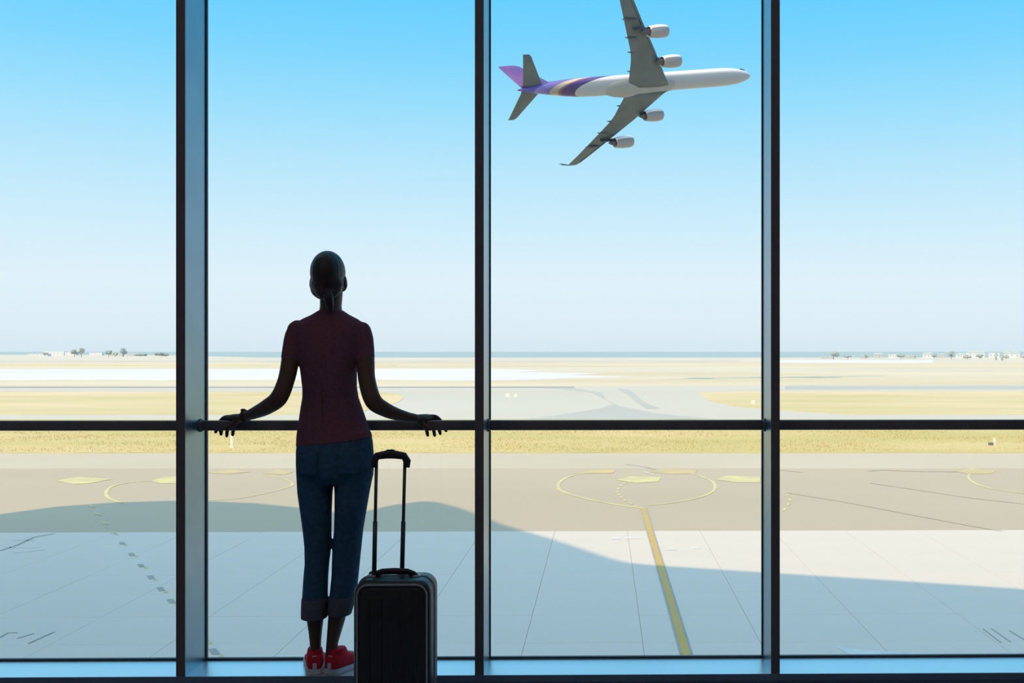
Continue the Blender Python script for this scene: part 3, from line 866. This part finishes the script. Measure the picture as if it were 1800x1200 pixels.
M['watch'] = mat('dark_wrist_band', (0.03, 0.02, 0.03), 0.4, scale=20)
who = empty('person', (at(575, 1180, 4.57).x, 4.57, 0.0))
tag(who, 'woman in plum shirt, rolled jeans and red shoes, back turned, hands spread on the handrail', 'person')
def hring(y, xl, xr, hd, Yc, dl=0.0, n=28, sq=1.0):
    """horizontal ring of a body: pixel row, left and right edge, half depth, centre depth; dl lowers the left side"""
    a = at(xl, y + dl, Yc); b = at(xr, y - dl, Yc)
    c = (a + b) / 2; hw = (b.x - a.x) / 2; dz = (b.z - a.z) / 2
    r = []
    for k in range(n):
        q = 2 * math.pi * k / n
        cs, sn = math.cos(q), math.sin(q)
        cx_ = math.copysign(abs(cs) ** sq, cs); sy_ = math.copysign(abs(sn) ** sq, sn)
        r.append(Vector((c.x + hw * cx_, c.y + hd * sy_, c.z + dz * cx_)))
    return r
def chain(mb, pts, n=14):
    """pts: (px, py, Y, radius m), smoothed, with round ends"""
    P = [at(a, b, c) for a, b, c, r in pts]; rr = [p[3] for p in pts]
    Q = []; RR = []
    for i in range(len(P) - 1):
        p0 = P[max(i - 1, 0)]; p1 = P[i]; p2 = P[i + 1]; p3 = P[min(i + 2, len(P) - 1)]
        for k in range(6):
            t = k / 6
            Q.append(0.5 * ((2 * p1) + (p2 - p0) * t + (2 * p0 - 5 * p1 + 4 * p2 - p3) * t * t + (3 * p1 - p0 - 3 * p2 + p3) * t ** 3))
            RR.append(rr[i] * (1 - t) + rr[i + 1] * t)
    Q.append(P[-1]); RR.append(rr[-1])
    mb.tube(Q, RR, n)
    mb.ell(Q[0], RR[0], RR[0], RR[0], 12, 8)
    mb.ell(Q[-1], RR[-1], RR[-1], RR[-1], 12, 8)
YT = 4.55
TORSO = [(545, 561, 602, .052, YT - .005), (553, 548, 614, .060, YT), (561, 530, 630, .068, YT), (570, 520, 640, .076, YT), (584, 516, 645, .086, YT), (605, 521, 638, .094, YT),
         (630, 526, 631, .098, YT), (655, 529, 627, .096, YT), (680, 532, 627, .088, YT), (698, 532, 630, .084, YT + .005), (715, 529, 636, .085, YT + .005), (735, 526, 643, .089, YT + .002), (755, 523, 649, .095, YT - .003), (770, 522, 653, .100, YT - .006)]
LL = [(800, 523, 590, .098), (830, 522, 588.5, .092), (865, 524, 583.5, .086), (900, 529, 582, .080), (930, 533, 582, .073), (960, 536, 581.5, .066), (990, 536.5, 578, .062), (1010, 534.5, 576.5, .062), (1040, 532.5, 575.5, .063), (1060, 531.5, 575.5, .064)]
RL = [(800, 586, 657, .098), (830, 586.5, 656, .092), (865, 589, 649, .086), (900, 589, 643, .080), (930, 588, 638, .073), (960, 585, 635, .066), (990, 584, 632, .062), (1010, 583.5, 630, .062), (1040, 580.5, 627, .063), (1060, 578.5, 621, .062)]
body = MB()
inn = 3.5
body.loft([hring(y, a + inn, b - inn, h - .008, Y) for y, a, b, h, Y in TORSO] + [hring(800, 528, 652, .098, YT - .01), hring(830, 532, 648, .07, YT - .01)])
def calf(L, low):
    r = [hring(y, a + 4, b - 4, h - .008, YT - .005 + (0.012 if y < 900 else 0)) for y, a, b, h in L[:-1]]
    r += [hring(y, a, b, h, Y) for y, a, b, h, Y in low]
    return r
body.loft(calf(LL, [(1065, 537, 571, .050, 4.545), (1090, 540, 568, .044, 4.545), (1110, 543, 565.5, .037, 4.548), (1130, 545, 564, .031, 4.552), (1150, 545, 563.5, .032, 4.556), (1165, 543, 565, .036, 4.56), (1174, 543, 564, .034, 4.56)]))
body.loft(calf(RL, [(1065, 579, 612, .050, 4.545), (1090, 577, 606, .044, 4.545), (1110, 575.5, 600, .037, 4.548), (1130, 574, 594, .031, 4.552), (1150, 572.5, 592, .032, 4.556), (1165, 571, 593, .036, 4.56), (1174, 571, 592, .034, 4.56)]))
# neck and head (face towards the window)
body.loft([hring(y, a, b, h, Y) for y, a, b, h, Y in [(560, 556, 607, .060, 4.548), (548, 561.5, 601, .054, 4.55), (538, 563, 600, .052, 4.555), (525, 563, 601, .055, 4.56), (512, 562, 602, .06, 4.565)]])
YH = 4.568
head = [(443, 568, 586, .02, YH), (446, 562, 592, .042, YH), (452, 555.5, 598, .066, YH), (462, 550.5, 603, .084, YH), (475, 549, 605.5, .094, YH), (488, 549.5, 605.5, .095, YH + .002), (500, 552, 603, .090, YH + .004),
        (512, 555, 599, .082, YH + .010), (522, 560, 595, .070, YH + .02), (530, 566, 590, .05, YH + .032), (535, 571, 585, .03, YH + .045)]
body.loft([hring(*h_) for h_ in head])
hc = at(577.5, 495, YH)
fy = YH + .088
body.ell((hc.x, fy + .012, hc.z - .012), .012, .018, .012)             # nose tip
body.tube([(hc.x, fy - .004, hc.z + .024), (hc.x, fy + .006, hc.z + .004), (hc.x, fy + .014, hc.z - .010)], [.007, .009, .010], 10)
body.ell((hc.x, fy - .006, hc.z - .040), .022, .014, .006)             # lips
body.ell((hc.x, fy - .008, hc.z - .050), .019, .013, .006)
body.ell((hc.x, fy - .022, hc.z - .076), .022, .018, .016)             # chin
for sx in (-1, 1):
    body.ell((hc.x + sx * .030, fy - .016, hc.z + .026), .020, .014, .007)   # brow
    body.ell((hc.x + sx * .031, fy - .020, hc.z + .010), .013, .012, .010)   # closed-over eye ball
    body.ell((hc.x + sx * .040, fy - .034, hc.z - .020), .020, .022, .018)   # cheek
    body.ell((hc.x + sx * .0665, YH - .002, hc.z + .000), .008, .017, .029, rot=Matrix.Rotation(sx * R(-8), 3, 'Y'))   # ear
# arms
AL = [(520, 579, 4.55, .034), (514, 605, 4.54, .035), (510, 635, 4.52, .035), (503, 668, 4.495, .033), (490, 699, 4.475, .0345), (470, 714.5, 4.50, .031), (452, 723.5, 4.545, .026), (436, 730, 4.585, .020), (425, 733.5, 4.61, .019)]
AR_ = [(638, 582, 4.55, .034), (641.5, 605, 4.54, .034), (643, 635, 4.52, .035), (645, 668, 4.495, .034), (656, 704, 4.475, .0345), (676, 719, 4.50, .030), (698, 728, 4.54, .025), (718, 733, 4.58, .020), (729, 735, 4.605, .019)]
chain(body, AL)
chain(body, AR_)
# hands: palm laid over the rail, four bent fingers over its far side, thumb along the near side
def hand(mb, wrist, knuckles, fingers, thumb):
    dy = RY - 4.655
    knuckles = [(a, b, c + dy) for a, b, c in knuckles]
    fingers = [[(a, b, c + dy) for a, b, c in f] for f in fingers]
    thumb = [(a, b, c + dy * .7) for a, b, c in thumb]
    for k_ in knuckles:
        chain(mb, [wrist[:3] + (.016,), ((wrist[0] + k_[0]) / 2, (wrist[1] + k_[1]) / 2 - 0.5, (wrist[2] + k_[2]) / 2, .0135), k_[:3] + (.0112,)], 10)
    for k_, f_ in zip(knuckles, fingers):
        chain(mb, [k_[:3] + (.0100,)] + [q + (r_,) for q, r_ in zip(f_, (.0092, .0086, .0074))], 10)
    chain(mb, [wrist[:3] + (.014,)] + [q + (r_,) for q, r_ in zip(thumb, (.0125, .0105, .0088))], 10)
hand(body, (424, 733.5, 4.612), [(407, 732.5, 4.668), (405, 733.5, 4.655), (408, 735, 4.642), (413, 737, 4.63)],
     [[(394, 734, 4.688), (384, 745, 4.697), (379, 759, 4.694)], [(394, 738, 4.690), (390, 750, 4.699), (388.5, 763, 4.692)],
      [(401, 739, 4.690), (400, 752, 4.699), (398.5, 766, 4.690)], [(411, 741, 4.688), (410.5, 753, 4.695), (409, 764, 4.688)]],
     [(416, 741, 4.618), (407, 748, 4.617), (398, 753, 4.619)])
hand(body, (730, 735, 4.608), [(752, 732, 4.668), (753, 733.5, 4.655), (750, 735.5, 4.642), (744, 738, 4.63)],
     [[(766, 732.5, 4.686), (777, 743, 4.697), (784, 757, 4.694)], [(763, 737, 4.690), (770, 749, 4.699), (774, 762, 4.692)],
      [(756, 739, 4.690), (761, 751, 4.699), (764, 765, 4.690)], [(746, 741, 4.688), (749, 752, 4.695), (752, 765, 4.686)]],
     [(738, 742, 4.618), (747, 749, 4.617), (756, 754, 4.619)])
body_o = fuse(body, 'body', M['skin'], who, 0.0042, 3, 0.5)
# shirt with short sleeves and a hem that slants down to the left
sh_ = MB()
sh_.loft([hring(y, a, b, h, Y) for y, a, b, h, Y in TORSO[:-1]] + [hring(763, 521.5, 652, .1, YT - .005, dl=4), hring(777.5, 521, 654.5, .106, YT - .008, dl=9)])
chain(sh_, [(523, 578, 4.55, .036), (517.5, 592, 4.545, .0385), (514, 612, 4.535, .039), (511.5, 630, 4.525, .0385)])
chain(sh_, [(636, 581, 4.55, .036), (639, 594, 4.545, .0385), (640.5, 612, 4.535, .039), (641.5, 630, 4.525, .0385)])
shirt = fuse(sh_, 'shirt', M['shirt'], who, 0.005, 4, 0.5)
sm = MB()
sm.tube([(at(575, y, 4.55).x, 4.55 - hd - .0005, at(575, y, 4.55).z) for y, hd in ((575, .077), (590, .087), (610, .093), (640, .096), (680, .087), (700, .080), (740, .087), (765, .099))], .0016, 6)
sm.build('back_seam', M['seam'], shirt, True)
# jeans: seat and two legs, turned-up cuffs
jn = MB()
jn.loft([hring(758, 525, 651, .090, YT - .004), hring(775, 522.5, 655, .101, YT - .008), hring(795, 521, 656.5, .112, YT - .014), hring(815, 521, 657, .118, YT - .016), hring(835, 522, 656, .112, YT - .012), hring(848, 526, 652, .09, YT - .006)])
jn.loft([hring(y, a, b, h, YT - .008 + (0.003 if y > 900 else 0)) for y, a, b, h in LL])
jn.loft([hring(y, a, b, h, YT - .008 + (0.003 if y > 900 else 0)) for y, a, b, h in RL])
jeans = fuse(jn, 'jeans', M['jeans'], who, 0.005, 2, 0.5)
for rows_ in ([(1050, 531, 576.5, .066), (1068, 530, 576, .067), (1085, 530, 574.5, .068)], [(1046, 578.5, 626, .067), (1062, 577.5, 622, .066), (1079, 576.5, 617, .065)]):
    c_ = MB().loft([hring(y, a, b, h, YT - .005, n=36) for y, a, b, h in rows_]).build('cuff', M['cuff'], jeans, True)
    bevel(c_, .003, 2, 50)
pk = MB()
for xx in (548, 620):
    p = at(xx, 806, 4.4)
    for k in range(1):
        a_, b_ = (4.55 - .014 - .108), 0
# back pockets following the seat
for sgn, xa, xb in ((-1, 532, 572), (1, 604, 645)):
    g_ = []
    for v in (790, 800, 812, 824, 830):
        for u in (0, .25, .5, .75, 1):
            x = xa + (xb - xa) * u
            if v > 825: x = (x - (xa + xb) / 2) * 0.75 + (xa + xb) / 2
            xc, hw, hd = 588.7, 67.8, .1175
            yy = 4.534 - hd * math.sqrt(max(0.02, 1 - ((x - xc) / hw) ** 2)) - .0015
            P_ = at(x, v, YT); g_.append(Vector((P_.x, yy, P_.z)))
    k = len(g_)
    vs = g_ + [q + Vector((0, .006, 0)) for q in g_]
    fs = []
    for r_ in range(4):
        for u in range(4):
            i = r_ * 5 + u
            fs.append((i, i + 1, i + 6, i + 5)); fs.append((k + i, k + i + 5, k + i + 6, k + i + 1))
    bd = [0, 1, 2, 3, 4, 9, 14, 19, 24, 23, 22, 21, 20, 15, 10, 5]
    for i in range(len(bd)):
        a_, b_ = bd[i], bd[(i + 1) % len(bd)]
        fs.append((a_, a_ + k, b_ + k, b_))
    mesh_obj('back_pocket', vs, fs, M['jeans'], jeans, True)
# hair: cap swept to a low ponytail
hr = MB()
hcc = at(577, 479, 4.555)
hr.ell((hcc.x, 4.548, hcc.z), .0672, .098, .0865, 28, 18)
hr.ell(at(577, 498, 4.52), .060, .062, .060, 20, 12)
chain(hr, [(560, 500, 4.51, .030), (566, 512, 4.485, .026), (573, 520, 4.475, .020)])
chain(hr, [(556, 498, 4.53, .026), (557, 510, 4.52, .024), (563, 518, 4.50, .018)])
chain(hr, [(593, 500, 4.51, .024), (588, 512, 4.49, .020), (579, 520, 4.475, .018)])
hair = fuse(hr, 'hair', M['hair'], who, 0.0045, 2, 0.5)
bm = bmesh.new(); bm.from_mesh(hair.data)
zc = at(577, 458, YH).z
bmesh.ops.delete(bm, geom=[v for v in bm.verts if v.co.y > 4.606 + max(0, (v.co.z - zc + .03)) * 0.9 and v.co.z < zc + .012], context='VERTS')
bm.to_mesh(hair.data); bm.free()
pt = MB()
chain(pt, [(576, 512, 4.468, .018), (577, 522, 4.460, .020), (579, 533, 4.462, .018), (581, 543, 4.470, .012), (582, 549, 4.474, .006)])
pony = fuse(pt, 'ponytail', M['hair'], hair, 0.003, 2, 0.5)
pc = at(576.5, 519, 4.465)
ht = MB().tube([pc + Vector((.0175 * math.cos(a), .0175 * math.sin(a), .002 * math.sin(a))) for a in [2 * math.pi * i / 20 for i in range(20)]], .0032, 8, close=True).build('hair_tie', M['watch'], hair, True)
# eyes under the brows
for sx in (-1, 1):
    e_ = MB().ell((hc.x + sx * .031, fy - .0115, hc.z + .010), .010, .006, .006, 12, 8).build('eye', M['sole'], who, True)
    MB().ell((hc.x + sx * .031, fy - .0072, hc.z + .010), .0042, .003, .0042, 10, 8).build('iris', M['engine_dark'], e_, True)
# band on the left wrist
wc = at(431.5, 731, 4.598); wd_ = (at(425, 733.5, 4.61) - at(444, 727, 4.57)).normalized()
ua = wd_.orthogonal().normalized(); ub = wd_.cross(ua)
wb = MB().tube([wc + (ua * math.cos(a) + ub * math.sin(a)) * .0225 for a in [2 * math.pi * i / 24 for i in range(24)]], .0042, 8, close=True).build('wrist_band', M['watch'], who, True)
MB().ell(wc + (Vector((0, -.3, 1)) - wd_ * wd_.dot(Vector((0, -.3, 1)))).normalized() * .026, .011, .011, .006, 14, 8).build('dial', M['watch'], wb, True)
# shoes
def shoe(heel, dv, sx):
    dv = Vector(dv).normalized(); sv = Vector((dv.y, -dv.x, 0))
    L = .238
    def ring(t, hw, z0, z1, off=0, n=20, low=False):
        c = heel + dv * (L * t) + sv * off
        r = []
        for k in range(n):
            q = 2 * math.pi * k / n
            cs, sn = math.cos(q), math.sin(q)
            zz = (z0 + z1) / 2 + (z1 - z0) / 2 * math.copysign(abs(sn) ** .7, sn)
            r.append(c + sv * hw * math.copysign(abs(cs) ** .75, cs) + Vector((0, 0, zz)))
        return r
    up = MB()
    up.loft([ring(.015, .020, .02, .062), ring(.05, .030, .016, .078), ring(.13, .034, .014, .084), ring(.26, .035, .014, .082), ring(.40, .036, .014, .072), ring(.55, .041, .014, .060),
             ring(.72, .045, .014, .047), ring(.86, .042, .014, .040), ring(.95, .031, .014, .034), ring(.985, .016, .016, .026)])
    # ankle collar
    c0 = heel + dv * .055
    up.loft([[c0 + dv * (a_ * math.cos(q) + sh2) + sv * b_ * math.sin(q) + Vector((0, 0, z)) for q in [2 * math.pi * k / 20 for k in range(20)]] for z, a_, b_, sh2 in ((.05, .056, .034, .004), (.080, .046, .031, 0), (.096, .040, .028, -.003))])
    u = fuse(up, 'shoe', M['shoe'], who, 0.004, 2, 0.5)
    def out(z, gw):
        pr = [(0, .0), (.0, .018), (.04, .031), (.13, .036), (.3, .037), (.45, .037), (.6, .043), (.75, .048), (.88, .044), (.96, .032), (1.0, .012)]
        left = [heel + dv * (L * t + (gw if t > .9 else (-gw if t < .02 else 0))) + sv * (w_ + gw) + Vector((0, 0, z)) for t, w_ in pr]
        right = [heel + dv * (L * t + (gw if t > .9 else (-gw if t < .02 else 0))) - sv * (w_ + gw) + Vector((0, 0, z)) for t, w_ in reversed(pr)]
        return left + right
    so = MB().loft([out(.0015, .0), out(.012, .002), out(.022, .001)])
    so.build('sole', M['sole'], u, False)
    tg = MB()
    MB().box(-.009, .009, -.003, .003, .03, .07)
    b0 = heel + dv * .002
    tg.add([b0 + sv * x + dv * y + Vector((0, 0, z)) for x, y, z in ((-.008, -.002, .024), (.008, -.002, .024), (.008, .006, .074), (-.008, .006, .074), (-.008, .006, .024), (.008, .006, .024), (.008, .012, .074), (-.008, .012, .074))],
           [(0, 1, 2, 3), (4, 7, 6, 5), (0, 4, 5, 1), (1, 5, 6, 2), (2, 6, 7, 3), (3, 7, 4, 0)])
    tg.build('heel_strip', M['sole'], u)
    lc = MB()
    for i in range(5):
        t = .38 + i * .075
        hgt = .074 - i * .0055
        c = heel + dv * (L * t)
        lc.tube([c - sv * .020 + Vector((0, 0, hgt - .004)), c + Vector((0, 0, hgt + .002)), c + sv * .020 + Vector((0, 0, hgt - .004))], .003, 6)
    lc.build('laces', M['sole'], u, True)
hl = at(553, 1180, 4.512); hl.z = 0
hr_ = at(578, 1180, 4.512); hr_.z = 0
shoe(hl, (-.22, .97, 0), -1)
shoe(hr_, (.44, .90, 0), 1)

# ------------------------------------------------------------------ the suitcase
M['shell'] = mat('black_hard_shell', (0.012, 0.016, 0.018), 0.38, c2=(0.010, 0.013, 0.015), scale=40, bump=0.05)
M['piping'] = mat('grey_edge_piping', (0.30, 0.34, 0.35), 0.3, scale=30)
M['pole'] = mat('telescopic_pole_dark', (0.04, 0.045, 0.05), 0.4, metal=0.3, scale=20)
M['grip'] = mat('black_grip_plastic', (0.012, 0.012, 0.014), 0.55, scale=30)
YS0, YS1 = 4.10, 4.285
p0, p1 = at(620, 1100, YS0), at(757, 1100, YS0)
cx0, cx1 = p0.x, p1.x
zt = at(690, 1021, YS0).z
zb = FZ + 0.045
case = empty('suitcase', ((cx0 + cx1) / 2, (YS0 + YS1) / 2, FZ))
tag(case, 'black hard-shell cabin suitcase with extended telescopic handle standing beside the woman', 'suitcase')
def rrect(x0, x1, z0, z1, r, y, n=7):
    o = []
    for cx_, cz_, a0 in ((x1 - r, z1 - r, 0), (x0 + r, z1 - r, 90), (x0 + r, z0 + r, 180), (x1 - r, z0 + r, 270)):
        for i in range(n):
            a = R(a0 + 90 * i / (n - 1))
            o.append(Vector((cx_ + r * math.cos(a), y, cz_ + r * math.sin(a))))
    return o
sl = MB()
def rr_(ins, y, r):
    return rrect(cx0 + ins, cx1 - ins, zb + ins, zt - ins, r, y)
sl.loft([rr_(.020, YS0, .035), rr_(.008, YS0 + .004, .042), rr_(.001, YS0 + .015, .046), rr_(.0, YS0 + .03, .047), rr_(.0, YS1 - .03, .047), rr_(.001, YS1 - .015, .046), rr_(.008, YS1 - .004, .042), rr_(.020, YS1, .035)])
sl.build('shell', M['shell'], case, True)
MB().tube(rr_(.0145, YS0 + .001, .039), .0035, 8, close=True).build('piping', M['piping'], case, True)
MB().tube(rr_(-.001, (YS0 + YS1) / 2, .048), .0035, 8, close=True).build('zip', M['piping'], case, True)
fp = MB().loft([rr_(.030, YS0 - .004, .028), rr_(.026, YS0 - .001, .03), rr_(.026, YS0 + .004, .03)])
fp.build('front_panel', M['shell'], case, True)
for i in range(5):
    xx = cx0 + .055 + i * (cx1 - cx0 - .11) / 4
    rb = MB().box(xx - .006, xx + .006, YS0 - .0075, YS0 - .003, zb + .06, zt - .06).build('rib', M['shell'], case)
    bevel(rb, .002, 2)
# poles with wider lower sleeves, at the far side of the case
YP = 4.245
zt2 = zt - 0.02
for xb, xt in ((657.5, 662), (706.5, 712)):
    b0 = at(xb, 1015, YP); t0 = at(xt, 800, YP); m0 = b0.lerp(t0, .46)
    b0.z = zt2
    pl = MB().tube([b0, t0], .0062, 12, flat=1.0).build('handle_pole', M['pole'], case, True)
    MB().tube([b0, m0], .0085, 12).build('pole_sleeve', M['pole'], pl, True)
    MB().box(b0.x - .016, b0.x + .016, YP - .014, YP + .014, zt - .004, zt + .006).build('pole_socket', M['grip'], pl)
g0, g1 = at(657, 808, YP), at(716, 808, YP)
gt = at(686, 797, YP).z
gz = g0.z
gr_ = MB().tube([(g0.x + .003, YP, gz - .028), (g0.x + .001, YP, gz - .005), (g0.x + .012, YP, gz + .014), (g0.x + .045, YP, gz + .0195), ((g0.x + g1.x) / 2, YP, gz + .021), (g1.x - .045, YP, gz + .0195), (g1.x - .012, YP, gz + .014), (g1.x - .001, YP, gz - .005), (g1.x - .003, YP, gz - .028)],
                [.0105, .0125, .0125, .0135, .0145, .0135, .0125, .0125, .0105], 14, flat=1.15, up=(0, 1, 0)).build('grip', M['grip'], case, True)
MB().box((g0.x + g1.x) / 2 - .014, (g0.x + g1.x) / 2 + .014, YP - .006, YP + .006, gz + .0345, gz + .0385).build('release_button', M['pole'], gr_)
# carry handle on top
hx0, hx1 = at(655, 1010, 4.19).x, at(733, 1010, 4.19).x
MB().tube([(hx0, 4.19, zt - .002), (hx0 + .012, 4.19, zt + .010), (hx0 + .035, 4.19, zt + .017), ((hx0 + hx1) / 2, 4.19, zt + .019), (hx1 - .035, 4.19, zt + .017), (hx1 - .012, 4.19, zt + .010), (hx1, 4.19, zt - .002)], [.007, .007, .0085, .009, .0085, .007, .007], 12, flat=1.3, up=(0, 1, 0)).build('carry_handle', M['grip'], case, True)
for xx in (hx0, hx1):
    q = MB().box(xx - .014, xx + .014, 4.172, 4.208, zt - .004, zt + .005).build('handle_mount', M['piping'], case)
    bevel(q, .003, 2)
# wheels
for xx in (cx0 + .045, cx1 - .045):
    for yy in (YS0 + .04, YS1 - .04):
        MB().tube([(xx, yy, zb + .004), (xx, yy, zb - .008), (xx, yy, zb - .016)], [.020, .018, .010], 14).build('castor_fork', M['grip'], case, True)
        MB().tube([(xx - .009, yy, FZ + .019), (xx - .006, yy, FZ + .019), (xx + .006, yy, FZ + .019), (xx + .009, yy, FZ + .019)], [.015, .0185, .0185, .015], 20).build('wheel', M['piping'], case, True)
print('slabs', nslab)
